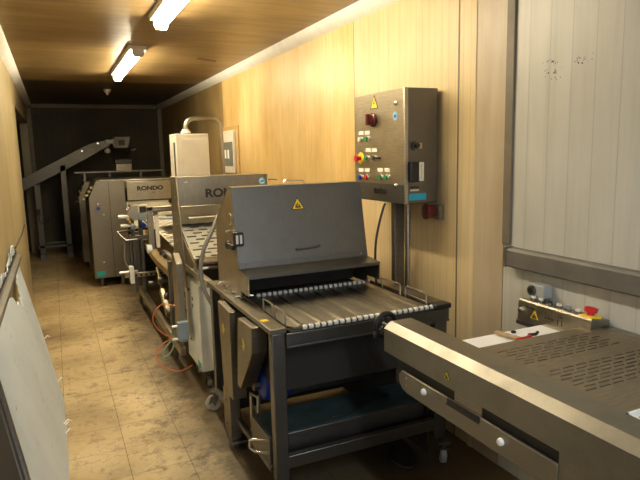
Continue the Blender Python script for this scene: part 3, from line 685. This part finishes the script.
MB().cyl((.86, 4.206, 1.412), (.88, 4.192, 1.412), .008, n=10).build('screw', 'chrome', sh)
MB().tube([(.875, 4.245, 1.146), (.875, 4.215, 1.148), (1.33, 4.215, 1.148), (1.33, 4.245, 1.146)], .008, 8).build('shield_handle', 'steel', sh)
MB().tube([(1.50, 4.24, 1.405), (1.56, 4.22, 1.405), (1.58, 4.22, 1.400)], .006, 8).build('shield_pin', 'chrome', t)
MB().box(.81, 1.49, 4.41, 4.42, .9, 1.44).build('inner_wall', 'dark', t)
perforated('infeed_plate', 'plate_grey', t, .822, 1.45, (1, 3.87, .900), (1, 4.38, 1.115), 12, 6)
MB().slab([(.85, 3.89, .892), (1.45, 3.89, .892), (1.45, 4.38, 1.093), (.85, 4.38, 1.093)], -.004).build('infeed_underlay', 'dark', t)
MB().cyl((.845, 3.845, .870), (1.455, 3.845, .870), .042, n=28).build('end_roller', 'chrome', t)
for x in (.808, 1.455): MB().prism([(3.80, .845), (3.80, .89), (3.87, .902), (4.36, 1.105), (4.36, .80), (4.05, .80)], 'X', x, x+.010).build('infeed_cheek', 'steel_warm', t, .002)
for x in (.80, 1.47): MB().box(x, x+.04, 3.44, 4.40, .79, .835).build('side_rail', 'steel_y', t, .003)
MB().box(.84, 1.47, 4.00, 4.04, .70, .79).build('cross_member', 'steel_dark', t)
# pneumatic post
pp = MB().prism([(3.95, .30), (4.12, .30), (4.12, .905), (4.06, .925), (3.95, .865)], 'X', .715, .760).build('post', 'steel_shield', t, .004)
MB().box(.69, .765, 3.90, 3.95, .33, .46).build('valve_block', 'grey_blue', pp, .004)
for z in (.43, .34): MB().cyl((.69, 3.93, z), (.655, 3.93, z), .009, n=10).build('hose_fitting', 'white', pp)
# pale electrical box
bx_ = MB().box(.805, .93, 3.73, 4.16, .14, .745).build('electrical_box', 'grey_box', t, .008)
MB().box(.803, .806, 4.0, 4.06, .65, .67).build('vent_slot', 'ink', bx_)
for z in (.62, .57): MB().box(.803, .806, 3.90, 3.93, z-.015, z+.01).build('pictogram', 'ink', bx_)
MB().box(.803, .806, 3.74, 3.83, .155, .20).build('teal_label', 'teal', bx_)
MB().cyl((.805, 4.02, .30), (.798, 4.02, .30), .01, n=10).build('port', 'ink', bx_)
for y in (3.80, 4.08): caster(t, .87, y, .14, .035)
# long frame toward the sheeter
for x, ye in ((.745, 6.6), (1.46, 5.8)): MB().box(x, x+.04, 4.15, ye, .13, .20).build('floor_beam', 'steel_warm', t, .004)
for y in (4.45, 5.5, 6.45):
    for x in ((1.46,) if y == 5.5 else (.745, 1.46 if y < 6 else 1.06)):
        MB().box(x, x+.04, y, y+.05, .20, .80).build('leg', 'steel_dark', t, .003)
        MB().cyl((x+.02, y+.02, 0), (x+.02, y+.02, .13), .018, n=12).build('foot', 'steel_dark', t)
for z, y in ((.42, 4.9), (.35, 5.8), (.5, 5.2)): MB().tube([(.77, y, z), (1.1, y, z-.02), (1.48, y, z)], .03, 12).build('cross_tube', 'steel_dark', t)
MB().obox((.80, 5.0, .34), (.03, .16, .03), Matrix.Rotation(.5, 3, 'X')).build('air_cylinder', 'steel_warm', t, .006)
MB().tube([(.80, 5.12, .38), (.80, 5.4, .58)], .012, 8).build('cylinder_rod', 'chrome', t)
# upper conveyors seen through the guard frame
MB().box(.86, 1.44, 4.42, 5.0, .845, .862).build('conveyor_belt', 'beige_belt', t)
perforated('slatted_belt', 'beige_belt', t, .86, 1.12, (1, 5.05, .86), (1, 6.7, .93), 22, 3)
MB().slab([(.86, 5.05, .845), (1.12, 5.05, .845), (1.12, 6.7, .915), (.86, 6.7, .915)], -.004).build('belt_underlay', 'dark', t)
g = MB(); gy = 4.95
gx0, gx1, gz0, gz1 = .685, 1.46, .82, 1.185
g.box(gx0, gx0+.045, gy, gy+.05, gz0, gz1).box(gx1-.045, gx1, gy, gy+.05, gz0, gz1).box(gx0, gx1, gy, gy+.05, gz1-.035, gz1)
g.build('guard_frame', 'steel_warm', t, .004)
g = MB().box(gx0+.055, gx0+.085, gy-.02, gy, gz0+.02, gz1-.045).box(gx0+.055, gx1-.05, gy-.02, gy, gz1-.072, gz1-.045)
g.build('guard_inner_frame', 'cabinet', t, .002)
MB().prism([(5.0, .70), (5.0, 1.18), (5.06, 1.18), (5.85, 1.10), (5.85, .74)], 'X', 1.44, 1.455).build('guard_side', 'steel_warm', t)
MB().slab([(.88, 5.9, .99), (1.30, 6.1, .99), (1.38, 5.7, 1.03), (.95, 5.4, 1.03)], .01).build('scraper_tray', 'grey_blue', t)
MB().cyl((.66, 4.93, .835), (.70, 4.93, .835), .035, n=24).build('tension_wheel', 'grey_box', t)
# curved ochre return belt
pts = [(4.40, .72), (4.6, .665), (4.95, .655), (5.4, .655), (5.75, .67), (6.2, .72), (6.6, .80)]
bt = MB().add([], []);
for k in range(len(pts)-1):
    a, b_ = pts[k], pts[k+1]
    bt.prism([(a[0], a[1]-.055), (b_[0], b_[1]-.055), (b_[0], b_[1]), (a[0], a[1])], 'X', .80, 1.12)
bt.build('return_belt', 'brown_belt', t)
ar = MB().tube([(.79, 4.35, .79), (.785, 4.6, .83), (.785, 4.85, .82), (.79, 5.0, .78)], .016, 8, smooth=1); ar.build('belt_arc', 'chrome', t)
for y, z in ((4.5, .78), (4.7, .80), (4.9, .79)): MB().cyl((.775, y, z), (.755, y, z), .014, n=10).build('adjuster', 'black', t)
# horizontal linear rail
lr = MB().box(.575, 1.10, 6.02, 6.06, .385, .43).build('linear_rail', 'steel_warm', t, .003)
for k in range(9): MB().cyl((.63+k*.05, 6.02, .405), (.63+k*.05, 6.012, .405), .012, n=12).build('rail_hole', 'ink', lr)
MB().box(.62, .66, 5.98, 6.10, .33, .50).build('rail_clamp', 'grey_box', lr, .004)
MB().cyl((.52, 6.04, .44), (.70, 6.04, .445), .016, n=12).build('rail_rod', 'steel', lr)
# adjustment head on the operator side
ah = MB().box(.66, .86, 6.10, 6.25, .76, .80).box(.68, .71, 6.12, 6.22, .20, 1.08).box(.76, .79, 6.12, 6.22, .20, 1.02).build('adjusting_head', 'steel_dark', t, .003)
MB().prism([(.64, 1.03), (.70, 1.12), (.74, 1.12), (.76, .98), (.70, .96)], 'Y', 6.06, 6.12).build('guide_cover', 'steel', ah, .003)
MB().box(.745, .845, 6.04, 6.10, 1.04, 1.12).build('sensor_block', 'label', ah, .004)
MB().box(.76, .825, 6.03, 6.04, 1.045, 1.105).build('sensor_window', 'ink', ah)
MB().box(.745, .83, 6.03, 6.09, .965, 1.03).build('sensor_bracket', 'grey_blue', ah, .003)
for x, z in ((.69, .90), (.79, .91)): MB().lathe((x, 6.10, z), (x, 6.02, z), [(0, .032), (.8, .03), (1, .02)], 16).build('adjusting_knob', 'blue' if x > .75 else 'grey_blue', ah)
MB().tube([(.66, 6.08, 1.0), (.65, 6.05, .97), (.665, 6.05, .93)], .016, 8).build('yellow_lever', 'brown_belt', ah)
for z, x0 in ((1.008, .555), (.915, .57)):
    MB().cyl((x0, 6.08, z), (x0+.10, 6.08, z), .017, n=14).build('grip_rod', 'white', ah)
MB().tube([(.66, 6.06, .868), (.53, 6.02, .862), (.595, 5.95, .778), (.705, 5.95, .785)], .012, 8).build('loop_handle', 'steel_dark', ah)
for x in (.615, .655, .72): MB().box(x, x+.018, 6.14, 6.18, .42, .78).build('guide_bar', 'steel_dark', ah)
MB().tube([(.60, 6.1, .74), (.585, 6.1, .60), (.60, 6.1, .50), (.63, 6.1, .46)], .008, 8, smooth=2).build('air_hose', 'hose_grey', ah)

def hose(name, mat, pts, r, label):
    return tag(MB().tube(pts, r, 8, smooth=3).build(name, mat), label, 'hose')
hose('orange_hose', 'orange', [(.732, 4.22, .50), (.66, 4.3, .52), (.595, 4.3, .455), (.575, 4.3, .38), (.625, 4.3, .30), (.68, 4.3, .255), (.72, 4.25, .26)], .0048, 'upper orange air hose loop bulging out beside the steel post')
hose('orange_hose', 'orange', [(.72, 4.2, .27), (.62, 4.2, .235), (.566, 4.2, .17), (.58, 4.18, .09), (.655, 4.15, .045), (.72, 4.05, .05), (.80, 4.02, .10)], .0048, 'lower orange air hose drooping to the floor near the pale grey box')
hose('air_hose', 'hose_green', [(.712, 4.15, .34), (.70, 4.15, .22), (.665, 4.15, .16), (.61, 4.15, .145), (.63, 4.15, .21), (.705, 4.15, .29)], .007, 'grey-green air hose curled between the two orange loops')
hose('air_hose', 'hose_grey', [(.745, 4.26, .52), (.725, 4.34, .45), (.725, 4.36, .36), (.735, 4.33, .24)], .007, 'grey air hose hanging straight down behind the steel post')
hose('drain_hose', 'hose_grey', [(.95, 3.52, 1.27), (.90, 3.50, 1.21), (.855, 3.48, 1.125), (.81, 3.48, 1.05), (.782, 3.48, .955), (.775, 3.48, .86), (.79, 3.46, .76), (.84, 3.44, .66)], .013, 'thick grey hose running down left of the sloping hood')

# ------------------------------------------------------------ white cabinet with bent pipe
t = thing('cream_cabinet', 'tall narrow cream electrical cabinet standing behind the lettered shield', 'cabinet', (1.31, 6.0, 0))
MB().box(1.15, 1.485, 5.95, 6.30, 0, 1.80).build('body', 'cabinet', t, .006)
MB().box(1.15, 1.485, 5.95, 6.30, 1.80, 1.825).build('top_cap', 'cabinet', t, .006)
MB().box(1.147, 1.151, 6.02, 6.08, .9, 1.74).build('side_slot', 'ink', t)
MB().box(1.20, 1.47, 5.944, 5.951, .95, 1.77).build('door', 'cabinet', t, .002)
MB().lathe((1.285, 6.1, 1.835), (1.285, 6.1, 1.875), [(0, .05), (.5, .05), (.6, .035), (1, .035)]).build('pipe_flange', 'white', t)
arc = [(1.285, 6.1, 1.86), (1.285, 6.1, 1.90)] + [(1.385-.10*math.cos(a), 6.1, 1.895+.09*math.sin(a)) for a in [math.pi/2*k/6 for k in range(1, 7)]] + \
      [(1.56+.10*math.sin(a), 6.1, 1.885+.10*math.cos(a)) for a in [math.pi/2*k/6 for k in range(0, 7)]] + [(1.665, 6.1, 1.7), (1.665, 6.1, .1)]
MB().tube(arc, .022, 16).build('bent_pipe', 'steel_shield', t)

# ------------------------------------------------------------ far sheeter
def column_poly(x0, x1, z0, z1, ch=.10, cz=.21): return [(x0, z0), (x1, z0), (x1, z1), (x0+ch, z1), (x0, z1-cz)]
t = thing('dough_sheeter', 'stainless dough sheeter with chamfered side columns and lettered top plate', 'machine', (1.0, 7.8, 0))
for x0, x1 in ((.36, .79), (1.38, 1.75)):
    MB().prism(column_poly(x0, x1, .12, 1.335), 'Y', 7.5, 8.35).build('side_column', 'steel_column', t, .006)
MB().box(.595, .600, 7.494, 7.5, .12, 1.33).build('panel_seam', 'ink', t)
MB().box(.385, .485, 7.494, 7.5, .145, .205).build('teal_label', 'teal', t)
for x, z in ((.462, 1.046), (.521, .907), (.477, .322), (.70, .5), (.68, .3)): MB().cyl((x, 7.5, z), (x, 7.485, z), .012, n=12).build('screw', 'chrome', t)
MB().cyl((.46, 7.5, .99), (.46, 7.49, .99), .022, n=18).build('round_sticker', 'blue', t)
lp = MB().box(.80, 1.375, 7.40, 7.415, 1.075, 1.30).box(.80, 1.375, 7.40, 7.56, 1.295, 1.305).build('name_plate', 'steel_warm', t, .004)
text('RONDO', 'lettering', lp, (1.077, 7.3985, 1.215), (1, 0, 0), (0, 0, 1), .070, 'ink', .0034, 1.2)
text('Doge', 'lettering', lp, (1.12, 7.3985, 1.165), (1, 0, 0), (0, 0, 1), .022, 'ink')
MB().box(.79, 1.38, 7.55, 8.3, 1.31, 1.33).build('top_cover', 'steel_warm', t, .004)
MB().box(.79, 1.38, 7.44, 7.46, .96, 1.06).build('roller_guard', 'cabinet', t, .004)
for z, c in ((.93, 'steel_warm'), (.86, 'beige_belt')): MB().cyl((.79, 7.62, z), (1.38, 7.62, z), .04, n=20).build('roller', c, t)
MB().box(.80, 1.375, 6.75, 7.6, .80, .83).build('outfeed_table', 'beige_belt', t)
MB().box(.80, 1.375, 7.9, 7.92, .15, 1.2).build('inner_plate', 'dark', t)
MB().cyl((1.32, 7.37, 1.04), (1.32, 7.40, 1.04), .03, n=16).build('knob', 'black', t)
MB().box(.80, .93, 7.2, 7.4, 1.0, 1.03).build('shelf', 'steel_warm', t)
for k in range(4):
    z = 1.25-.045*k; x = .425-.03*k
    MB().lathe((x-.01, 7.50, z), (x-.03, 7.44, z), [(0, .018), (1, .016)], 12).build('chamfer_knob', 'chrome', t)
for x in (.45, .70, 1.45, 1.68): MB().cyl((x, 7.6, 0), (x, 7.6, .12), .03, n=14).build('foot', 'steel_dark', t)
t = thing('cutting_module', 'second chamfered stainless module, directly behind the lettered sheeter', 'machine', (1.0, 9.3, 0))
for x0, x1 in ((.30, .62), (1.3, 1.6)): MB().prism(column_poly(x0, x1, .09, 1.265, .10, .18), 'Y', 9.0, 9.7).build('side_column', 'steel_column', t, .006)
MB().box(.62, 1.3, 9.0, 9.7, .75, 1.30).build('middle_body', 'steel_column', t, .005)
MB().box(.28, 1.55, 9.15, 9.35, 1.385, 1.405).box(.75, .78, 9.2, 9.3, 1.30, 1.385).box(1.2, 1.23, 9.2, 9.3, 1.30, 1.385).box(.40, .43, 9.2, 9.3, 1.20, 1.385).build('top_bar', 'steel_dark', t)
hp = MB().box(.86, 1.085, 9.16, 9.34, 1.405, 1.51).build('hopper', 'steel_column', t, .004)
MB().box(.845, 1.09, 9.14, 9.36, 1.51, 1.575).build('hopper_lid', 'black', hp, .008)
for k in range(5):
    z = 1.20-.055*k; x = .36-.02*k
    MB().lathe((x, 9.0, z), (x-.02, 8.94, z), [(0, .02), (1, .018)], 12).build('chamfer_knob', 'chrome', t)
for x in (.38, .55, 1.38, 1.52): MB().cyl((x, 9.1, 0), (x, 9.1, .09), .03, n=14).build('foot', 'steel_dark', t)

# ------------------------------------------------------------ inclined conveyor at the back
t = thing('inclined_conveyor', 'long steel belt conveyor climbing from the left opening at the back', 'conveyor', (.1, 10.3, 0))
up_ = [(-.62, 1.22), (-.376, 1.348), (.13, 1.61), (.566, 1.832), (.90, 1.905), (.90, 1.82), (.856, 1.795), (.613, 1.653), (.204, 1.438), (-.422, 1.129), (-.62, 1.03)]
for y in (10.2, 10.65): MB().prism(up_, 'Y', y, y+.02).build('side_plate', 'steel_back', t, .003)
MB().prism([(-.62, 1.10), (.566, 1.72), (.90, 1.86), (.90, 1.845), (.566, 1.70), (-.62, 1.08)], 'Y', 10.22, 10.65).build('belt', 'rubber', t)
hd = MB().prism([(.93, 1.90), (.975, 1.945), (1.215, 1.94), (1.17, 1.755), (.96, 1.76), (.93, 1.80)], 'Y', 10.17, 10.70).build('head_box', 'steel_back', t, .004)
MB().box(1.02, 1.12, 10.163, 10.17, 1.80, 1.89).build('head_opening', 'ink', hd)
MB().box(.82, .95, 10.16, 10.2, 1.83, 1.90).build('head_bracket', 'steel_dark', t, .004)
for x, z in ((.70, 1.84), (.84, 1.87), (.89, 1.85), (.45, 1.72)): MB().cyl((x, 10.2, z), (x, 10.18, z), .014, n=12).build('bolt', 'chrome', t)
MB().lathe((.80, 10.16, 1.70), (.88, 10.16, 1.735), [(0, .02), (.3, .04), (.8, .045), (1, .02)], 16).build('end_motor', 'white', t)
MB().lathe((1.20, 10.16, 1.71), (1.30, 10.16, 1.735), [(0, .03), (.3, .045), (.8, .045), (1, .02)], 16).build('drive_motor', 'steel_dark', t)
MB().tube([(1.10, 10.16, 1.66), (1.18, 10.16, 1.68), (1.22, 10.16, 1.74)], .01, 8).build('motor_cable', 'black', t)
for x, zt in ((.10, 1.50), (-.30, 1.20)):
    for y in (10.2, 10.62): MB().box(x, x+.085, y, y+.05, .08, zt if y < 10.4 else zt).build('leg', 'steel_back', t, .004)
for y in (10.2, 10.63): MB().box(-.32, .19, y, y+.035, .18, .22).build('base_bar', 'steel_back', t, .003)
for x in (.10, -.30): MB().box(x, x+.085, 10.15, 10.7, .0, .08).build('foot', 'steel_dark', t)
MB().box(-.30, -.24, 10.14, 10.2, .72, .82).build('switch_box', 'black', t, .004)
MB().torus((-.20, 10.15, .66), (0, 1, 0), .07, .008, 20, 8, 0, 4.6).build('hanging_cable', 'black', t)
